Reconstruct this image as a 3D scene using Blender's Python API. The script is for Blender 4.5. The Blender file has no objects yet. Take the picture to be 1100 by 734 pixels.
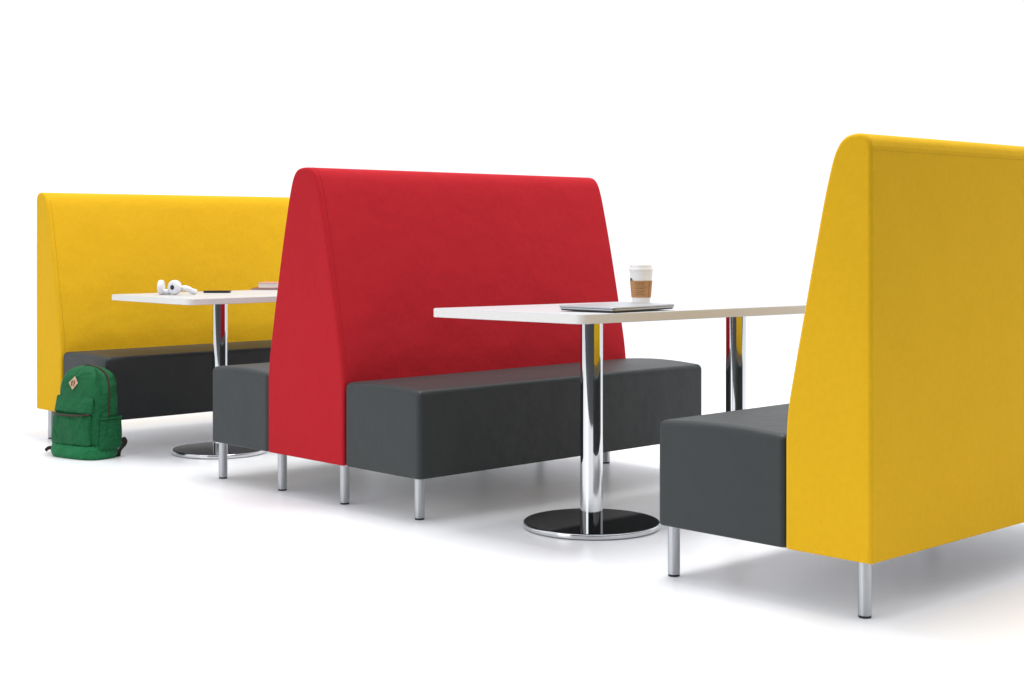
import bpy, bmesh, math, random
from mathutils import Vector, Matrix
random.seed(7)
scene = bpy.context.scene
COL = scene.collection
PI = math.pi

# ------------------------------------------------------------------ materials
def new_mat(name):
    m = bpy.data.materials.new(name); m.use_nodes = True
    nt = m.node_tree
    return m, nt, nt.nodes['Principled BSDF']

def node(nt, kind, **kw):
    n = nt.nodes.new(kind)
    for k, v in kw.items():
        if k in n.inputs: n.inputs[k].default_value = v
        else: setattr(n, k, v)
    return n

def noise(nt, coord, scale, detail=3.0, rough=0.5, dist=0.0):
    n = node(nt, 'ShaderNodeTexNoise')
    n.inputs['Scale'].default_value = scale; n.inputs['Detail'].default_value = detail
    n.inputs['Roughness'].default_value = rough; n.inputs['Distortion'].default_value = dist
    nt.links.new(coord, n.inputs['Vector'])
    return n.outputs['Fac']

def math_n(nt, op, a, b):
    n = node(nt, 'ShaderNodeMath', operation=op)
    for i, v in enumerate((a, b)):
        if isinstance(v, (int, float)): n.inputs[i].default_value = v
        else: nt.links.new(v, n.inputs[i])
    return n.outputs[0]

def varied(nt, col, facs):
    """base colour times (1 + sum of amp*(noise-.5))"""
    tot = 1.0
    for fac, amp in facs:
        t = math_n(nt, 'MULTIPLY', math_n(nt, 'SUBTRACT', fac, 0.5), amp)
        tot = math_n(nt, 'ADD', t, tot)
    v = node(nt, 'ShaderNodeVectorMath', operation='SCALE')
    v.inputs[0].default_value = col[:3]
    nt.links.new(tot, v.inputs['Scale'])
    return v.outputs['Vector']

def bumps(nt, b, items):
    prev = None
    for h, dist in items:
        n = node(nt, 'ShaderNodeBump'); n.inputs['Strength'].default_value = 1.0
        n.inputs['Distance'].default_value = dist
        nt.links.new(h, n.inputs['Height'])
        if prev is not None: nt.links.new(prev, n.inputs['Normal'])
        prev = n.outputs['Normal']
    nt.links.new(prev, b.inputs['Normal'])

def fabric(name, col, sheen=0.25, rough=0.85, fine=420, mott=0.17):
    m, nt, b = new_mat(name)
    co = node(nt, 'ShaderNodeTexCoord').outputs['Object']
    f = noise(nt, co, fine, 4, .65); md = noise(nt, co, 52, 5, .65); lo = noise(nt, co, 5, 3)
    wv = node(nt, 'ShaderNodeMapping'); wv.inputs['Scale'].default_value = (260, 260, 900)
    nt.links.new(co, wv.inputs['Vector'])
    thread = noise(nt, wv.outputs['Vector'], 1.0, 2, .5)
    nt.links.new(varied(nt, col, ((f, mott), (md, mott), (thread, mott*.8), (lo, .05))), b.inputs['Base Color'])
    b.inputs['Roughness'].default_value = rough
    b.inputs['Specular IOR Level'].default_value = .12
    b.inputs['Sheen Weight'].default_value = sheen
    b.inputs['Sheen Roughness'].default_value = .45
    b.inputs['Sheen Tint'].default_value = (min(1, col[0]*1.3+.2), min(1, col[1]*1.3+.15), min(1, col[2]*1.3+.12), 1)
    bumps(nt, b, ((lo, .010), (md, .0009), (f, .0009)))
    return m

def vinyl(name, col, rough=.47):
    m, nt, b = new_mat(name)
    co = node(nt, 'ShaderNodeTexCoord').outputs['Object']
    vo = node(nt, 'ShaderNodeTexVoronoi'); vo.inputs['Scale'].default_value = 420
    nt.links.new(co, vo.inputs['Vector'])
    lo = noise(nt, co, 4.5, 3); md = noise(nt, co, 60, 4, .6)
    nt.links.new(varied(nt, col, ((md, .16), (lo, .1))), b.inputs['Base Color'])
    rr = math_n(nt, 'ADD', math_n(nt, 'MULTIPLY', md, .12), rough-.06)
    nt.links.new(rr, b.inputs['Roughness'])
    b.inputs['Specular IOR Level'].default_value = .32
    bumps(nt, b, ((lo, .009), (md, .0004), (vo.outputs['Distance'], .0004)))
    return m

def metal(name, col, rough, brushed=False):
    m, nt, b = new_mat(name)
    co = node(nt, 'ShaderNodeTexCoord').outputs['Object']
    b.inputs['Metallic'].default_value = 1
    b.inputs['Base Color'].default_value = (*col, 1)
    if brushed:
        mp = node(nt, 'ShaderNodeMapping'); mp.inputs['Scale'].default_value = (30, 30, 900)
        nt.links.new(co, mp.inputs['Vector'])
        f = noise(nt, mp.outputs['Vector'], 1, 3)
        nt.links.new(math_n(nt, 'ADD', math_n(nt, 'MULTIPLY', f, .15), rough-.07), b.inputs['Roughness'])
        bumps(nt, b, ((f, .00012),))
    else:
        f = noise(nt, co, 30, 3)
        nt.links.new(math_n(nt, 'ADD', math_n(nt, 'MULTIPLY', f, .03), rough), b.inputs['Roughness'])
    return m

def plain(name, col, rough=.5, spec=.5, var=.04, scale=60, bump=0.0, coat=0.0):
    m, nt, b = new_mat(name)
    co = node(nt, 'ShaderNodeTexCoord').outputs['Object']
    f = noise(nt, co, scale, 4, .6)
    nt.links.new(varied(nt, col, ((f, var),)), b.inputs['Base Color'])
    b.inputs['Roughness'].default_value = rough
    b.inputs['Specular IOR Level'].default_value = spec
    b.inputs['Coat Weight'].default_value = coat
    b.inputs['Coat Roughness'].default_value = .05
    if bump: bumps(nt, b, ((f, bump),))
    return m

M = dict(
    red=fabric('red_fabric', (.455, .0145, .0225), sheen=.03),
    yellow=fabric('yellow_fabric', (.73, .42, .012), sheen=.03),
    seat=vinyl('charcoal_vinyl', (.030, .0352, .0355)),
    seam_red=plain('red_thread', (.42, .016, .024), .9, .1),
    seam_yellow=plain('yellow_thread', (.58, .34, .018), .9, .1),
    seam_seat=plain('charcoal_thread', (.03, .033, .033), .7, .3),
    bounce=plain('pale_bounce_panel', (.74, .74, .75), .9, .1, .05, 200),
    alu=metal('brushed_aluminium', (.46, .475, .49), .38, True),
    pad=plain('black_rubber', (.012, .012, .013), .6),
    chrome=metal('chrome', (.64, .65, .66), .035),
    blackgloss=plain('black_gloss', (.005, .005, .006), .06, .10),
    laminate=plain('white_laminate', (.55, .56, .565), .36, .3, .02, 40),
    edge=plain('white_edge_band', (.74, .73, .70), .5, .3, .03, 40),
    white_paper=plain('white_paper', (.82, .82, .81), .7, .2, .03, 90),
    lid=plain('white_plastic_lid', (.84, .84, .84), .35, .5, .02),
    kraft=plain('kraft_card', (.46, .25, .115), .85, .15, .25, 160, .0005),
    print_=plain('brown_print', (.22, .10, .045), .8, .1),
    green_print=plain('green_print', (.015, .085, .045), .6, .2),
    laptop=metal('silver_laptop_shell', (.50, .52, .54), .36),
    dark=plain('dark_gap_and_shade', (.02, .02, .022), .5),
    white_plastic=plain('white_gloss_plastic', (.83, .83, .84), .25, .5, .02),
    black_plastic=plain('black_plastic', (.010, .010, .011), .3),
    glass=plain('black_screen_glass', (.006, .006, .007), .06, .5),
    book_cover=plain('rose_book_cover', (.62, .26, .22), .6, .3, .1, 50),
    note_cover=plain('maroon_notebook_cover', (.26, .025, .03), .6, .3, .1, 50),
    pages=plain('book_pages', (.80, .77, .72), .85, .1, .08, 300),
    tan=plain('tan_leather', (.55, .36, .24), .7, .2, .15, 200, .0003),
    slit=plain('dark_slit', (.10, .03, .02), .7),
    zip=plain('brown_zipper', (.045, .022, .016), .6, .3, .3, 400, .0008),
    webbing=plain('dark_webbing', (.028, .016, .014), .75, .2, .3, 500, .0006),
)

def nylon(name, col):
    m, nt, b = new_mat(name)
    co = node(nt, 'ShaderNodeTexCoord').outputs['Object']
    f = noise(nt, co, 700, 2); md = noise(nt, co, 26, 4, .6, .6); lo = noise(nt, co, 9, 3, .5, .5)
    nt.links.new(varied(nt, col, ((f, .25), (md, .40), (lo, .25))), b.inputs['Base Color'])
    b.inputs['Roughness'].default_value = .66
    b.inputs['Specular IOR Level'].default_value = .16
    bumps(nt, b, ((lo, .045), (md, .010), (f, .0004)))
    return m
M['green'] = nylon('green_nylon', (.0095, .112, .038))
M['green_lite'] = nylon('green_nylon_base', (.014, .165, .058))
M['green_dark'] = nylon('green_mesh_nylon', (.007, .100, .034))

# floor: polished white studio floor
m, nt, b = new_mat('white_studio_floor')
co = node(nt, 'ShaderNodeTexCoord').outputs['Object']
lo = noise(nt, co, 1.6, 5, .6); md = noise(nt, co, 14, 5, .65)
nt.links.new(varied(nt, (.87, .87, .875), ((lo, .03), (md, .035))), b.inputs['Base Color'])
nt.links.new(math_n(nt, 'ADD', math_n(nt, 'MULTIPLY', md, .12), .27), b.inputs['Roughness'])
b.inputs['Specular IOR Level'].default_value = .28
bumps(nt, b, ((md, .0004),))
M['floor'] = m
M['ground'] = plain('dark_ground', (.05, .05, .052), .8, .2, .2, 6)

# ------------------------------------------------------------------ object helpers
def obj(name, bm, mat, parent=None, wn=True, smooth=True):
    me = bpy.data.meshes.new(name)
    bmesh.ops.recalc_face_normals(bm, faces=bm.faces)
    bm.to_mesh(me); bm.free()
    mats = mat if isinstance(mat, (list, tuple)) else [mat]
    for k in mats: me.materials.append(M[k])
    for p in me.polygons: p.use_smooth = smooth
    if smooth: me.set_sharp_from_angle(angle=math.radians(50))
    o = bpy.data.objects.new(name, me); COL.objects.link(o)
    if parent is not None: o.parent = parent
    if wn and smooth:
        w = o.modifiers.new('weighted_normals', 'WEIGHTED_NORMAL'); w.weight = 90; w.keep_sharp = True
    return o

def tag(o, label, cat, group=None):
    o['label'] = label; o['category'] = cat
    if group: o['group'] = group

def thing(name, label, cat, loc, rz=0, group=None, scale=1):
    o = bpy.data.objects.new(name, None); COL.objects.link(o)
    o.empty_display_size = .1
    o.location = loc; o.rotation_euler = (0, 0, rz); o.scale = (scale,)*3
    tag(o, label, cat, group)
    return o

def bevel_sharp(bm, width, seg=4, ang=40, sel=None):
    bm.normal_update()
    es = [e for e in bm.edges if len(e.link_faces) == 2 and e.calc_face_angle(0) > math.radians(ang)
          and (sel is None or sel((e.verts[0].co+e.verts[1].co)/2, (e.verts[0].co-e.verts[1].co).normalized(), e))]
    if es: bmesh.ops.bevel(bm, geom=es, offset=width, segments=seg, profile=.5, affect='EDGES', clamp_overlap=True)

def prism(bm, prof, y0, y1):
    """profile in (x,z) extruded along y"""
    a = [bm.verts.new((x, y0, z)) for x, z in prof]
    c = [bm.verts.new((x, y1, z)) for x, z in prof]
    n = len(prof)
    bm.faces.new(a); bm.faces.new(c[::-1])
    for i in range(n):
        bm.faces.new((a[i], c[i], c[(i+1) % n], a[(i+1) % n]))

def plate(bm, outline, z0, z1):
    a = [bm.verts.new((x, y, z0)) for x, y in outline]
    c = [bm.verts.new((x, y, z1)) for x, y in outline]
    n = len(outline)
    bm.faces.new(a[::-1]); bm.faces.new(c)
    for i in range(n):
        bm.faces.new((a[i], a[(i+1) % n], c[(i+1) % n], c[i]))

def rrect(x0, x1, y0, y1, r, n=8):
    P = []
    for cx, cy, a0 in ((x1-r, y1-r, 0), (x0+r, y1-r, 90), (x0+r, y0+r, 180), (x1-r, y0+r, 270)):
        for k in range(n+1):
            t = math.radians(a0+90*k/n); P.append((cx+r*math.cos(t), cy+r*math.sin(t)))
    return P

def lathe(bm, prof, seg=48, c=(0, 0, 0), caps=True):
    rings = []
    for r, z in prof:
        rings.append([bm.verts.new((c[0]+r*math.cos(2*PI*k/seg), c[1]+r*math.sin(2*PI*k/seg), c[2]+z)) for k in range(seg)])
    for A, B in zip(rings, rings[1:]):
        for k in range(seg):
            bm.faces.new((A[k], A[(k+1) % seg], B[(k+1) % seg], B[k]))
    if caps:
        bm.faces.new(rings[0][::-1]); bm.faces.new(rings[-1])
    return rings

def loft(bm, rings, caps=True):
    R = [[bm.verts.new(p) for p in ring] for ring in rings]
    for A, B in zip(R, R[1:]):
        n = len(A)
        for k in range(n):
            bm.faces.new((A[k], A[(k+1) % n], B[(k+1) % n], B[k]))
    if caps:
        bm.faces.new(R[0][::-1]); bm.faces.new(R[-1])

def tube(bm, pts, r, seg=8, flat=None, closed=False):
    """tube along pts; flat=(width, thickness, axis) makes a strap with a rectangular section"""
    pts = [Vector(p) for p in pts]; n = len(pts); rings = []
    for i, p in enumerate(pts):
        d = (pts[min(i+1, n-1)]-pts[max(i-1, 0)]).normalized()
        if flat:
            s = Vector(flat[2]); s = (s-d*s.dot(d)).normalized(); u = d.cross(s)
            w, t = flat[0]/2, flat[1]/2
            rings.append([p+s*w+u*t, p-s*w+u*t, p-s*w-u*t, p+s*w-u*t])
        else:
            ref = Vector((0, 0, 1)) if abs(d.z) < .9 else Vector((1, 0, 0))
            s = d.cross(ref).normalized(); u = s.cross(d)
            rings.append([p+(s*math.cos(2*PI*k/seg)+u*math.sin(2*PI*k/seg))*r for k in range(seg)])
    loft(bm, rings)

def offset_profile(prof, d):
    """outward offset of a convex (x,z) profile"""
    n = len(prof); cx = sum(p[0] for p in prof)/n; cz = sum(p[1] for p in prof)/n; out = []
    for i in range(n):
        a, c = prof[i-1], prof[(i+1) % n]
        tx, tz = c[0]-a[0], c[1]-a[1]; L = math.hypot(tx, tz) or 1
        nx, nz = tz/L, -tx/L
        if nx*(prof[i][0]-cx)+nz*(prof[i][1]-cz) < 0: nx, nz = -nx, -nz
        out.append((prof[i][0]+nx*d, prof[i][1]+nz*d))
    return out

def smooth_poly(pts, n=10):
    """Catmull-Rom through open pts"""
    P = [pts[0]]+list(pts)+[pts[-1]]; out = []
    for i in range(1, len(P)-2):
        p0, p1, p2, p3 = P[i-1], P[i], P[i+1], P[i+2]
        for k in range(n):
            t = k/n
            out.append(tuple(.5*((2*p1[j])+(-p0[j]+p2[j])*t+(2*p0[j]-5*p1[j]+4*p2[j]-p3[j])*t*t+(-p0[j]+3*p1[j]-3*p2[j]+p3[j])*t**3) for j in range(len(p1))))
    out.append(tuple(pts[-1]))
    return out

# ------------------------------------------------------------------ setting
A = 0.8107703168
sA, cA = math.sin(A), math.cos(A)
def cam_to_world(lat, D): return (lat*cA-D*sA, lat*sA+D*cA)
bm = bmesh.new()               # white sweep: starts in front of the camera and runs off to the horizon
plate(bm, [cam_to_world(*p) for p in ((-60, 2.35), (60, 2.35), (60, 120), (-60, 120))], -.02, 0)
fl = obj('floor', bm, 'floor', wn=False, smooth=False); fl['kind'] = 'structure'
bm = bmesh.new()               # dark workshop ground the sweep lies on
bm.faces.new([bm.verts.new((*cam_to_world(*p), -.0215)) for p in ((-61, -60), (61, -60), (61, 121), (-61, 121))])
gr = obj('ground', bm, 'ground', wn=False, smooth=False); gr['kind'] = 'structure'

# ------------------------------------------------------------------ benches
HL = .75                       # half the bench length
ZB = .150                      # underside of the upholstery
def leg(parent, x, y, h=ZB+.01):
    bm = bmesh.new()
    lathe(bm, ((.0165, .006), (.0175, .007), (.0175, h)), 32)
    o = obj('leg', bm, 'alu', parent); o.location = (x, y, 0)
    bm = bmesh.new()
    lathe(bm, ((.0155, 0), (.0165, .001), (.0165, .0075)), 28)
    obj('foot_pad', bm, 'pad', o)
    return o

def seat(parent, xa, xb, front):
    """upholstered block between xa<xb; front=+1 when the front is at xb"""
    prof = [(xa, ZB), (xb, ZB)]
    n = 8
    top = [(xa+(xb-xa)*k/n, .447+.010*math.sin(PI*k/n)) for k in range(n, -1, -1)]
    bm = bmesh.new()
    ny = 1
    prism(bm, prof+top, -HL+.003, HL-.003)
    low = lambda c, d, e: max(v.co.z for v in e.verts) < ZB+.0005
    upr = lambda c, d, e: abs(d.z) > .9 and c.z > ZB+.02
    bevel_sharp(bm, .021, 5, 40, lambda c, d, e: not low(c, d, e))
    bevel_sharp(bm, .006, 3, 40, low)
    o = obj('seat', bm, 'seat', parent)
    # stitched edge of the top panel
    bm = bmesh.new()
    e = xb if front > 0 else xa
    i = -front
    pts = [(e+i*.0015, -HL+.03, .4235), (e+i*.0015, HL-.03, .4235)]
    tube(bm, pts, .0013, 6)
    obj('seam', bm, 'seam_seat', o)
    return o

def back(parent, prof, mat, seam_mat, seams):
    bm = bmesh.new()
    prism(bm, prof, -HL, HL)
    low = lambda c, d, e: max(v.co.z for v in e.verts) < ZB+.0005
    bevel_sharp(bm, .011, 5, 40, lambda c, d, e: not low(c, d, e))
    bevel_sharp(bm, .006, 3, 40, low)
    o = obj('back', bm, mat, parent)
    for pts in seams:
        bm = bmesh.new(); tube(bm, pts, .0011, 6)
        obj('seam', bm, seam_mat, o)
    return o

def bounce_panel(parent, xa, xb):  # unseen pale sheet added to bounce light into the floor shadow
    bm = bmesh.new()
    plate(bm, rrect(xa+.02, xb-.02, -HL+.02, HL-.02, .02, 3), ZB-.003, ZB+.002)
    obj('bounce_panel', bm, 'bounce', parent)

# double sided red bench, origin under the middle of its back
red = thing('double_bench', 'red double sided booth bench with a tall tapered back and charcoal seats on both sides', 'bench', (-4.487, 3.215+HL, 0))
half = smooth_poly([(.234, .44), (.224, .52), (.207, .61), (.177, .76), (.143, .92), (.105, 1.08), (.084, 1.154), (.067, 1.191), (.046, 1.2105), (.020, 1.2165), (0, 1.2172)], 6)
half = [(.234, ZB), (.234, .30)]+half
prof = half[:-1]+[(0, half[-1][1])]+[(-x, z) for x, z in half[:-1][::-1]]
def run(prof, y, sel, d=.0002):
    q = offset_profile(prof, d); return [(q[i][0], y, q[i][1]) for i in sel]
nh = len(half)
sR = run(prof, -HL+.021, range(2, nh-7))
back(red, prof, 'red', 'seam_red', [sR])
seat(red, .2365, .652, +1)
seat(red, -.634, -.2365, -1)
bounce_panel(red, -.628, .652)
for x, y in ((-.618, -.700), (-.225, -.689), (.167, -.691), (.575, -.682)):
    leg(red, x, y); leg(red, x, -y)

# single yellow bench, back at +x
def yellow_bench(label, loc, rz, s):
    t = thing('booth_bench', label, 'bench', loc, rz, 'yellow booth benches', s)
    front = smooth_poly([(-.262, .43), (-.255, .52), (-.236, .62), (-.207, .76), (-.178, .90), (-.146, 1.05), (-.1295, 1.118)], 6)
    tp = smooth_poly([(-.1295, 1.118), (-.1145, 1.170), (-.098, 1.203), (-.078, 1.2215), (-.052, 1.2285), (-.024, 1.2265), (-.007, 1.213), (0, 1.194)], 4)[1:]
    prof = [(0, ZB), (-.262, ZB), (-.262, .30)]+front+tp
    k0 = 3; k1 = len(prof)-1
    seams = [run(prof, -HL+.021, range(3, 3+len(front)+6)),
             [(-.0004, -HL+.014, 1.186), (-.0004, HL-.014, 1.186)]]
    back(t, prof, 'yellow', 'seam_yellow', seams)
    seat(t, -.707, -.2645, -1)
    bounce_panel(t, -.692, 0)
    for x in (-.687, -.054):
        leg(t, x, -.695); leg(t, x, .695)
    return t
yb = yellow_bench('yellow booth bench nearest the viewer, seen from behind, cut off at the right edge', (-2.083, 3.215+HL, 0), 0, 1)

def dup(root, loc, rz, label, s):
    r = root.copy(); COL.objects.link(r)
    r.location = loc; r.rotation_euler = (0, 0, rz); r.scale = s; r['label'] = label
    for ch in list(root.children):
        c = ch.copy(); COL.objects.link(c); c.parent = r
        for gch in list(ch.children):
            d = gch.copy(); COL.objects.link(d); d.parent = c
    return r
yl = dup(yb, (-6.700, 3.250+HL*.965, 0), PI, 'yellow booth bench behind the green backpack, its charcoal seat facing the viewer', (.965, .965, .950))
# the near rear leg of the far bench has its own end seam on the near side already (rotated copy): add one on that end
src = [o for o in yl.children if o.name.startswith('back')][0]
sm = [o for o in src.children if o.name.startswith('seam')][0]
sm.location = (0, 2*(HL-.021), 0)

# ------------------------------------------------------------------ tables
def table(label, x0, x1, y0, y1, zf, th, bases, pole_r, base_r, group='pedestal tables'):
    cx, cy = (x0+x1)/2, (y0+y1)/2
    t = thing('pedestal_table', label, 'table', (cx, cy, 0), 0, group)
    bm = bmesh.new()
    plate(bm, rrect(x0-cx, x1-cx, y0-cy, y1-cy, .028, 10), -th, 0)
    for v in bm.verts: v.co.z += zf(v.co.x+cx, v.co.y+cy)
    bevel_sharp(bm, .0025, 2, 60)
    top = obj('tabletop', bm, 'laminate', t)
    # plastic edge band, proud of the panel by a millimetre
    bm = bmesh.new()
    o1 = rrect(x0-cx-.0012, x1-cx+.0012, y0-cy-.0012, y1-cy+.0012, .029, 10)
    lo = [bm.verts.new((x, y, zf(x+cx, y+cy)-th+.0015)) for x, y in o1]
    hi = [bm.verts.new((x, y, zf(x+cx, y+cy)-.0022)) for x, y in o1]
    o2 = rrect(x0-cx+.004, x1-cx-.004, y0-cy+.004, y1-cy-.004, .025, 10)
    lo2 = [bm.verts.new((x, y, zf(x+cx, y+cy)-th+.0015)) for x, y in o2]
    hi2 = [bm.verts.new((x, y, zf(x+cx, y+cy)-.0022)) for x, y in o2]
    n = len(o1)
    for i in range(n):
        j = (i+1) % n
        bm.faces.new((lo[i], lo[j], hi[j], hi[i])); bm.faces.new((hi[i], hi[j], hi2[j], hi2[i]))
        bm.faces.new((lo2[i], lo2[j], lo[j], lo[i])); bm.faces.new((hi2[i], hi2[j], lo2[j], lo2[i]))
    obj('edge_band', bm, 'edge', top)
    for bx, by in bases:
        zt = zf(bx, by)-th-.001
        bm = bmesh.new()
        lathe(bm, ((pole_r, .019), (pole_r, zt)), 64)
        p = obj('pole', bm, 'chrome', t); p.location = (bx-cx, by-cy, 0)
        bm = bmesh.new()
        k = base_r
        lathe(bm, ((k-.012, .002), (k-.003, .002), (k-.001, .004), (k, .007), (k, .015), (k-.0015, .018), (k-.004, .0188)), 96)
        bp = obj('base_plate', bm, 'chrome', t); bp.location = (bx-cx, by-cy, 0)
        bm = bmesh.new()
        lathe(bm, ((k-.0042, .0170), (k-.0042, .0192), (k-.0055, .0200)), 96)
        obj('base_disc', bm, 'blackgloss', bp)  # plain black gloss disc on top of the chrome plate
    return t

zt1 = lambda x, y: .7255-.0125*((-sA*x+cA*y)-5.0)
t1 = table('white pedestal table with the laptop and paper cup on it',
           -3.815, -3.116, 3.250, 4.750, zt1, .030, ((-3.421, 3.617), (-3.421, 4.390)), .0375, .2290)
zt2 = lambda x, y: .7000
t2 = table('white pedestal table with the headphones and phone on it',
           -6.120, -5.450, 3.320, 4.770, zt2, .026, ((-5.716, 3.640), (-5.716, 4.420)), .0330, .2115)

# ------------------------------------------------------------------ laptop
def unproject(px, py, z):
    D = 1604.91*(.98-z)/(py-249.53); la = (px-550)/1604.91*D
    return la*cA-D*sA, la*sA+D*cA
lx, ly_ = -3.118, 3.395
lap = thing('laptop', 'closed silver laptop lying flat near the rounded corner of the white table', 'laptop', (lx, ly_, zt1(lx, ly_)+.0012), math.radians(4))
LW, LD = .225, .322           # local -x is depth, +y is length
bm = bmesh.new()
plate(bm, rrect(-LW, 0, 0, LD, .012, 5), .0050, .0098)
bevel_sharp(bm, .0012, 2, 50)
body = obj('base', bm, 'laptop', lap)
bm = bmesh.new()
plate(bm, rrect(-LW+.004, -.004, .004, LD-.004, .010, 5), .0004, .0052)
obj('underside', bm, 'dark', lap)  # dark slab painting in the shade beneath the shell
bm = bmesh.new()
plate(bm, rrect(-LW-.0004, .0004, -.0004, LD+.0004, .0124, 5), .0107, .0160)
bevel_sharp(bm, .0016, 3, 50)
obj('lid', bm, 'laptop', lap)
bm = bmesh.new()
plate(bm, rrect(-LW+.003, -.003, .003, LD-.003, .010, 5), .0097, .0108)
obj('gap', bm, 'dark', lap)

# ------------------------------------------------------------------ paper cup
cxp, cyp = -3.452, 3.900
cup = thing('paper_cup', 'white paper coffee cup with white lid and brown card sleeve', 'cup', (cxp, cyp, zt1(cxp, cyp)+.0008), A)
H = .128
rad = lambda z: .0300+(.0405-.0300)*z/H
bm = bmesh.new()
lathe(bm, ((.0285, .004), (.0290, .0), (.0303, .0), (rad(.004), .004), (rad(H), H), (rad(H)-.001, H+.001)), 56)
obj('cup_body', bm, 'white_paper', cup)
bm = bmesh.new()
lathe(bm, ((.0405, H-.004), (.0425, H-.0035), (.0428, H), (.0420, H+.0025), (.0398, H+.003), (.0392, H+.010), (.0385, H+.0145), (.0372, H+.0158), (.0355, H+.0150), (.0345, H+.0125)), 56)
obj('lid', bm, 'lid', cup)
bm = bmesh.new()
z0, z1 = .030, .088
lathe(bm, ((rad(z0)+.0003, z0), (rad(z0)+.0016, z0), (rad(z1)+.0016, z1), (rad(z1)+.0003, z1)), 56)
sl = obj('sleeve', bm, 'kraft', cup)
def patch(bm, a0, a1, za, zb, off, seg=6):
    lo = [bm.verts.new(((rad(za)+off)*math.cos(a0+(a1-a0)*k/seg), (rad(za)+off)*math.sin(a0+(a1-a0)*k/seg), za)) for k in range(seg+1)]
    hi = [bm.verts.new(((rad(zb)+off)*math.cos(a0+(a1-a0)*k/seg), (rad(zb)+off)*math.sin(a0+(a1-a0)*k/seg), zb)) for k in range(seg+1)]
    for k in range(seg): bm.faces.new((lo[k], lo[k+1], hi[k+1], hi[k]))
# the cup's local frame: camera direction is local -y, local +x is to the right
bm = bmesh.new()
row = 0
for zz in (.080, .074, .066, .060, .052, .046, .039):
    a = math.radians(-128+4*(row % 2))
    end = math.radians((-72, -80, -62, -76, -70, -84, -72)[row])
    while a < end:
        w = math.radians(random.uniform(5, 12))
        patch(bm, a, min(a+w, end), zz, zz+.0022, .0020, 3); a += w+math.radians(2.6)
    row += 1
obj('printed_text', bm, 'print_', sl, wn=False)
bm = bmesh.new()
patch(bm, math.radians(-49), math.radians(-45), z0+.001, z1-.001, .0020, 2)
obj('glued_seam', bm, 'print_', sl, wn=False)
bm = bmesh.new()                # round green emblem on the cup, its lower half under the sleeve
c0, zc, R = math.radians(-166), .084, .014
ctr = bm.verts.new(((rad(zc)+.0007)*math.cos(c0), (rad(zc)+.0007)*math.sin(c0), zc)); ring = []
for k in range(28):
    t = 2*PI*k/28; zz = zc+R*math.sin(t); aa = c0+R*math.cos(t)/rad(zc)
    ring.append(bm.verts.new(((rad(zz)+.0007)*math.cos(aa), (rad(zz)+.0007)*math.sin(aa), zz)))
for k in range(28): bm.faces.new((ctr, ring[k], ring[(k+1) % 28]))
obj('emblem', bm, 'green_print', cup, wn=False)

# ------------------------------------------------------------------ things on the far table
zf2 = .7000+.0008
hx, hy = unproject(187, 317.0, .7000)
hp = thing('headphones', 'white over-ear headphones with a round black ear cup centre lying on the far white table', 'headphones', (hx, hy, zf2), A)
# local frame: +x to the viewer's right, -y towards the viewer
def ear_cup(loc, rz, face):
    o = bpy.data.objects.new('ear_cup', None)
    bm = bmesh.new()
    prof = ((.012, -.018), (.024, -.0175), (.030, -.014), (.0325, -.006), (.0325, .004), (.030, .011), (.025, .0145), (.0125, .0155), (.0095, .0140))
    lathe(bm, prof, 48)
    bmesh.ops.rotate(bm, verts=bm.verts, cent=(0, 0, 0), matrix=Matrix.Rotation(PI/2, 3, 'X'))
    c = obj('ear_cup', bm, 'white_plastic', hp); c.location = loc; c.rotation_euler = (0, 0, rz)
    bm = bmesh.new()
    lathe(bm, ((.0108, .0120), (.0108, .0158), (.0100, .0164)), 32)
    bmesh.ops.rotate(bm, verts=bm.verts, cent=(0, 0, 0), matrix=Matrix.Rotation(PI/2, 3, 'X'))
    obj('cup_centre', bm, 'black_plastic', c)
    return c
bpy_ear = ear_cup((.004, -.010, .0335), math.radians(-28), 1)
lc = ear_cup((-.060, .006, .0335), math.radians(-94), 1); lc.scale = (.95, .72, 1)
bm = bmesh.new()
pts = smooth_poly([(-.062, .020, .012), (-.045, .016, .012), (-.02, .014, .013), (.01, .012, .018), (.032, .006, .027), (.050, -.004, .030), (.066, -.006, .025), (.078, .008, .016), (.086, .035, .012)], 6)
tube(bm, pts, .0125, 14)
for v in bm.verts: v.co.z = max(v.co.z, .0005)
obj('headband', bm, 'white_plastic', hp)

px_, py_ = unproject(233.5, 314.6, .7000)
ph = thing('smartphone', 'black smartphone lying flat on the far white table', 'phone', (px_, py_, zf2), A+math.radians(4))
bm = bmesh.new()
plate(bm, rrect(-.061, .061, -.034, .034, .011, 6), 0, .0100); bevel_sharp(bm, .0022, 3, 50)
obj('case', bm, 'black_plastic', ph)
bm = bmesh.new()
plate(bm, rrect(-.058, .058, -.031, .031, .009, 6), .0096, .0104)
obj('screen', bm, 'glass', ph)

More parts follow.
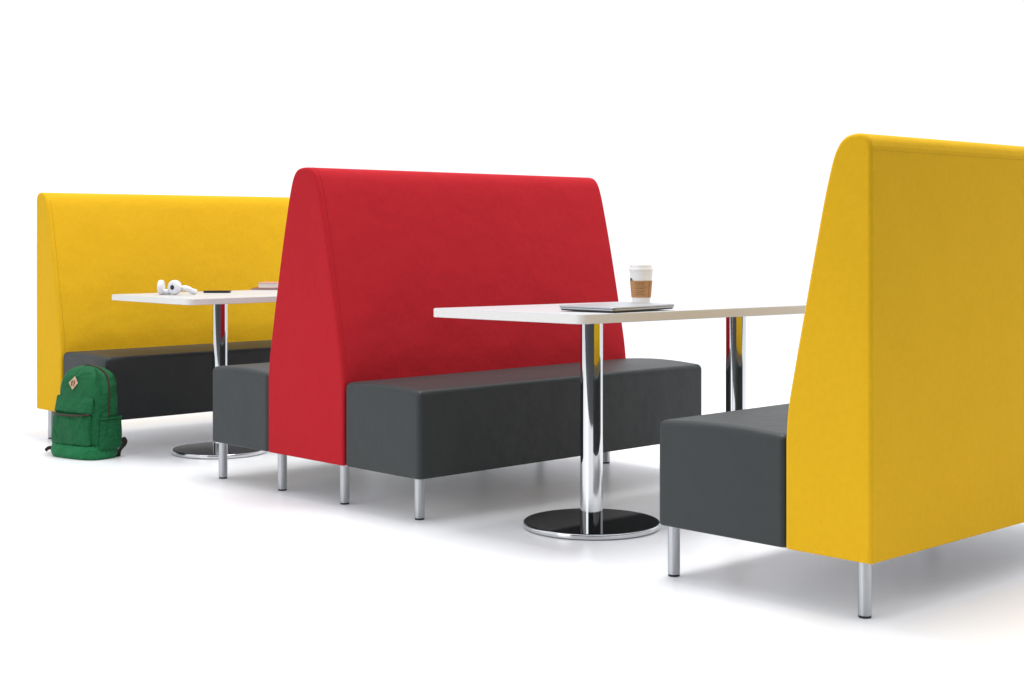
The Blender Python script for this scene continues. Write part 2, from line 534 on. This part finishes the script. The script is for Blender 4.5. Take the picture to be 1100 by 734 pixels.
def book(name, label, cat, loc, rz, w, d, h, cov, mat, group=None):
    t = thing(name, label, cat, loc, rz, group)
    c = cov
    for zz in (0, h-c):
        bm = bmesh.new(); plate(bm, rrect(0, w, 0, d, .002, 2), zz, zz+c); bevel_sharp(bm, .0005, 1, 50)
        obj('cover', bm, mat, t)
    bm = bmesh.new(); plate(bm, rrect(w-c, w, 0, d, .0008, 1), c+.0001, h-c-.0001); obj('spine', bm, mat, t)
    bm = bmesh.new(); plate(bm, rrect(.003, w-c-.0005, .003, d-.003, .0008, 1), c, h-c); obj('pages', bm, 'pages', t)
    return t
bx, by = unproject(269.5, 311.6, .7000)
nb = book('notebook', 'thin dark red notebook under the thick book at the edge of the red bench', 'notebook', (bx, by, zf2), A+math.radians(-3), .21, .15, .0075, .0016, 'note_cover')
bk = book('book', 'thick book with white page edges lying on a thin red notebook', 'book', (bx+.030*cA, by+.030*sA+.004, zf2+.0079), A+math.radians(-1), .19, .135, .026, .0018, 'book_cover')

# ------------------------------------------------------------------ backpack
BX, BY = -6.030, 3.158
pk = thing('backpack', 'green backpack with a tan diamond patch standing on the floor against the far bench', 'backpack', (BX, BY, 0), math.radians(12))
BH, BW, BD = .396, .316, .156
def bw(z):
    t = z/BH
    w = BW*(1.0-.06*t)*(.93+.07*min(1, t/.12))
    w *= 1-.07*max(0, t-.3)/.7
    if t > .70: w *= max(0, 1-((t-.70)/.30)**2.5)**(1/2.5)*.62+.38*(1-((t-.70)/.30)**9)
    return max(w, .03)
def bd(z):
    t = z/BH
    d = BD*(1.05-.22*t)*(.90+.10*min(1, t/.12))
    if t > .72: d *= max(0, 1-((t-.72)/.28)**2.4)**(1/2.4)*.75+.25*(1-((t-.72)/.28)**5)
    return max(d, .02)
def lean(z): return .020*(z/BH)**1.3      # leans back (+y)
def sect(w, d, yc, z, n=56, e=3.2, jig=0, seed=0):
    R = []
    for k in range(n):
        t = 2*PI*k/n; c, s = math.cos(t), math.sin(t)
        x = math.copysign(abs(c)**(2/e), c)*w/2; y = math.copysign(abs(s)**(2/e), s)*d/2
        q = 1+jig*(math.sin(3*t+z*31+seed)+.6*math.sin(5*t-z*57+seed*2)+.5*math.sin(9*t+z*83))
        R.append((x*q, yc+y*q, z))
    return R
bm = bmesh.new()
zs = [.004]+[BH*k/40 for k in range(1, 40)]+[BH*.992, BH]
loft(bm, [sect(bw(z)*(.94 if i == 0 else 1), bd(z)*(.94 if i == 0 else 1), lean(z), z, jig=.009) for i, z in enumerate(zs)])
bod = obj('main_compartment', bm, 'green', pk, wn=False)
# bottom panel, slightly baggier and paler
bm = bmesh.new()
rings = []
for k in range(10):
    z = .001+.056*k/9
    b = math.sin(PI*min(1, (k+1.2)/10))*.012
    rings.append(sect(bw(.06)*(.93+.03*min(1, k/2))+b, bd(.06)*(.98+.04*min(1, k/2))+b+.020, lean(z)-.010, z, jig=.009, seed=2))
loft(bm, rings)
obj('bottom_panel', bm, 'green_lite', pk, wn=False)
# front pocket
def pocket(w, d, z0, z1, yc, xoff, name, mat, jig=.008, bulge=.2, e=3.0, n=24, fade=0):
    bm = bmesh.new(); rings = []
    for k in range(n+1):
        t = k/n; z = z0+(z1-z0)*t
        rr = (1-(2*t-1)**8)**.5 if 0 < t < 1 else .12
        dd = d*(1+bulge*math.sin(PI*min(1, t*1.15)))*max(rr, .12)
        ww = w*(1-.05*t)*(.93+.07*max(rr, 0))
        if fade: dd *= 1-t**1.3*.95
        rings.append([(x+xoff, y, zz) for x, y, zz in sect(ww, dd, yc+lean(z), z, jig=jig, e=e)])
    loft(bm, rings)
    return obj(name, bm, mat, pk, wn=False)
fy = -BD/2
fp = pocket(.250, .050, .046, .196, fy+.006, -.010, 'front_pocket', 'green', bulge=.22)
fl_ = pocket(.250, .054, .190, .266, fy+.012, -.009, 'pocket_flap', 'green', bulge=.02, n=18, fade=1)
# zipper under the flap
bm = bmesh.new()
pts = []
for k in range(25):
    u = -1+2*k/24
    x = -.010+u*.117; y = fy-.0215+.020*abs(u)**5+lean(.19)
    pts.append((x, y, .1915-.006*(1-u*u)+.002*u))
tube(bm, pts, .0042, 8)
zp = obj('pocket_zipper', bm, 'zip', pk)
bm = bmesh.new()
tube(bm, [(.080, fy-.020+lean(.19), .190), (.085, fy-.026+lean(.19), .180), (.086, fy-.027+lean(.19), .168)], .0028, 8)
obj('zipper_pull', bm, 'green_dark', zp)
# main zipper over the top gusset and down the right side
bm = bmesh.new(); pts = []
for k in range(60):
    t = k/59
    if t < .45:
        q = t/.45*PI/2
        z = None
    z = BH*.998-(BH*.998-.185)*t
    pts.append((bw(z)/2+.0012, lean(z)-.010, z))
top = [(x, lean(BH)-.010, BH+.001) for x in (-.02, -.01, 0, .008)]
tube(bm, top+pts, .0042, 8)
obj('main_zipper', bm, 'zip', pk)
# raised piping along the front edge of the main compartment
bm = bmesh.new(); pts = []
for k in range(50):
    z = BH*.975-(BH*.975-.06)*k/49
    pts.append((bw(z)/2*.955, lean(z)-bd(z)/2*.86, z))
tube(bm, pts, .003, 8)
obj('piping', bm, 'green_dark', pk)
# side mesh pocket
bm = bmesh.new(); rings = []
for k in range(15):
    t = k/14; z = .045+.130*t
    bulge = .016*math.sin(PI*min(1, .25+t*.6))
    rings.append([(x+bw(z)/2-.012, y, zz) for x, y, zz in sect(.030+bulge, bd(z)*.80, lean(z)+.004, z, jig=.010, e=2.8, seed=4)])
loft(bm, rings)
sp = obj('side_pocket', bm, 'green_dark', pk, wn=False)
bm = bmesh.new()
z = .176
ring = [(x+bw(z)/2-.012, y, zz) for x, y, zz in sect(.043, bd(z)*.82, lean(z)+.004, z, e=2.8)]
tube(bm, ring+[ring[0]], .0035, 6)
obj('elastic_trim', bm, 'green', sp, wn=False)
# tan diamond patch with two slits
bm = bmesh.new()
pz = .322; pw = .029
yf = lambda z: lean(z)-bd(z)/2-.003
dm = [(0, -pw), (pw, 0), (0, pw), (-pw, 0)]
fr = [bm.verts.new((x-.020, yf(pz+z)-.002, pz+z)) for x, z in dm]
bk_ = [bm.verts.new((x-.020, yf(pz+z)+.002, pz+z)) for x, z in dm]
bm.faces.new(fr); bm.faces.new(bk_[::-1])
for i in range(4): bm.faces.new((fr[i], bk_[i], bk_[(i+1) % 4], fr[(i+1) % 4]))
bevel_sharp(bm, .0012, 2, 60)
pt = obj('patch', bm, 'tan', pk)
for s in (-1, 1):
    bm = bmesh.new()
    cx_ = -.020+s*.0085
    pts = [(cx_-s*.003, yf(pz+.011)-.0024, pz+.011), (cx_, yf(pz)-.0024, pz+.004), (cx_, yf(pz)-.0024, pz-.004), (cx_-s*.003, yf(pz-.011)-.0024, pz-.011)]
    tube(bm, pts, .0022, 6)
    obj('slit', bm, 'slit', pt)
# webbing straps at the bottom
bm = bmesh.new()
rz = math.radians(12)
Lx, Ly = cA*math.cos(rz)+sA*math.sin(rz), -cA*math.sin(rz)+sA*math.cos(rz)     # sideways as seen from the camera
def side(l, z, k=0): return (.118+l*Lx-k*Ly, .052+l*Ly+k*Lx, z)
pts = smooth_poly([side(-.01, .040), side(.010, .058), side(.026, .074), side(.040, .078), side(.048, .066), side(.044, .050), side(.032, .036), side(.022, .022), side(.018, .002)], 8)
tube(bm, pts, 0, flat=(.028, .0025, (-Ly*.8+Lx*.55, Lx*.8+Ly*.55, .25)))
obj('strap', bm, 'webbing', pk)
bm = bmesh.new()
pts = smooth_poly([(-.130, -.03, .022), (-.165, -.04, .024), (-.188, -.05, .026), (-.200, -.06, .014)], 6)
tube(bm, pts, 0, flat=(.016, .003, (0, .5, 1)))
obj('strap', bm, 'webbing', pk)

# ------------------------------------------------------------------ camera
cam = bpy.data.cameras.new('camera'); co_ = bpy.data.objects.new('camera', cam); COL.objects.link(co_)
cam.sensor_fit = 'HORIZONTAL'; cam.sensor_width = 36
cam.lens = 1604.91/1100*36
cam.shift_y = -(367-249.53)/1100
cam.clip_start = .05; cam.clip_end = 500
co_.location = (0, 0, .98); co_.rotation_euler = (PI/2, 0, A)
scene.camera = co_

# ------------------------------------------------------------------ light
def area(name, loc, target, sx, sy, power, col=(1, 1, 1)):
    l = bpy.data.lights.new(name, 'AREA'); l.shape = 'RECTANGLE'; l.size = sx; l.size_y = sy
    l.energy = power; l.color = col
    o = bpy.data.objects.new(name, l); COL.objects.link(o)
    o.location = loc
    o.rotation_euler = (Vector(target)-Vector(loc)).to_track_quat('-Z', 'Y').to_euler()
    return o
LT = dict(top=400, left=64)
area('overhead_softbox', (-3.7, 4.2, 8.0), (-3.7, 4.2, 0), 3.6, 2.6, LT['top'])
area('side_softbox', (-3.7, -2.4, 1.9), (-3.9, 3.4, .5), 2.4, 1.8, LT['left'])

w = bpy.data.worlds.new('World'); scene.world = w; w.use_nodes = True
nt = w.node_tree; bg = nt.nodes['Background']
d = node(nt, 'ShaderNodeTexCoord').outputs['Generated']
def dot(vec):
    n = node(nt, 'ShaderNodeVectorMath', operation='DOT_PRODUCT'); nt.links.new(d, n.inputs[0]); n.inputs[1].default_value = vec
    return n.outputs['Value']
def ramp(v, a, b_, lo, hi):
    n = node(nt, 'ShaderNodeMapRange', interpolation_type='SMOOTHSTEP')
    nt.links.new(v, n.inputs['Value'])
    for k, x in (('From Min', a), ('From Max', b_), ('To Min', lo), ('To Max', hi)): n.inputs[k].default_value = x
    return n.outputs['Result']
fwd = dot((-sA, cA, 0)); up = dot((0, 0, 1)); left = dot((-cA, -sA, 0))
right = dot((cA, sA, 0))
WB = dict(dark=.05, grey=.65, white=1.12, top=1.75, left=1.0)
back_f = ramp(fwd, -.32, -.12, 0, 1)
base = ramp(fwd, -.32, -.12, WB['dark'], WB['white'])
lft = ramp(left, .52, .70, 0, WB['left'])
rgt = ramp(right, .42, .56, 0, WB['grey'])
topv = ramp(up, .62, .82, 0, WB['top'])
val = math_n(nt, 'MAXIMUM', math_n(nt, 'MAXIMUM', math_n(nt, 'MAXIMUM', base, rgt), lft), topv)
nt.links.new(val, bg.inputs['Strength'])
mx = node(nt, 'ShaderNodeMix', data_type='RGBA')
nt.links.new(back_f, mx.inputs['Factor'])
mx.inputs['A'].default_value = (.93, .97, 1.05, 1); mx.inputs['B'].default_value = (.965, .98, 1.015, 1)
nt.links.new(mx.outputs['Result'], bg.inputs['Color'])

# ------------------------------------------------------------------ render settings
scene.view_settings.view_transform = 'Standard'; scene.view_settings.look = 'None'
scene.view_settings.exposure = 0; scene.view_settings.gamma = 1
scene.render.resolution_x = 1024; scene.render.resolution_y = 683
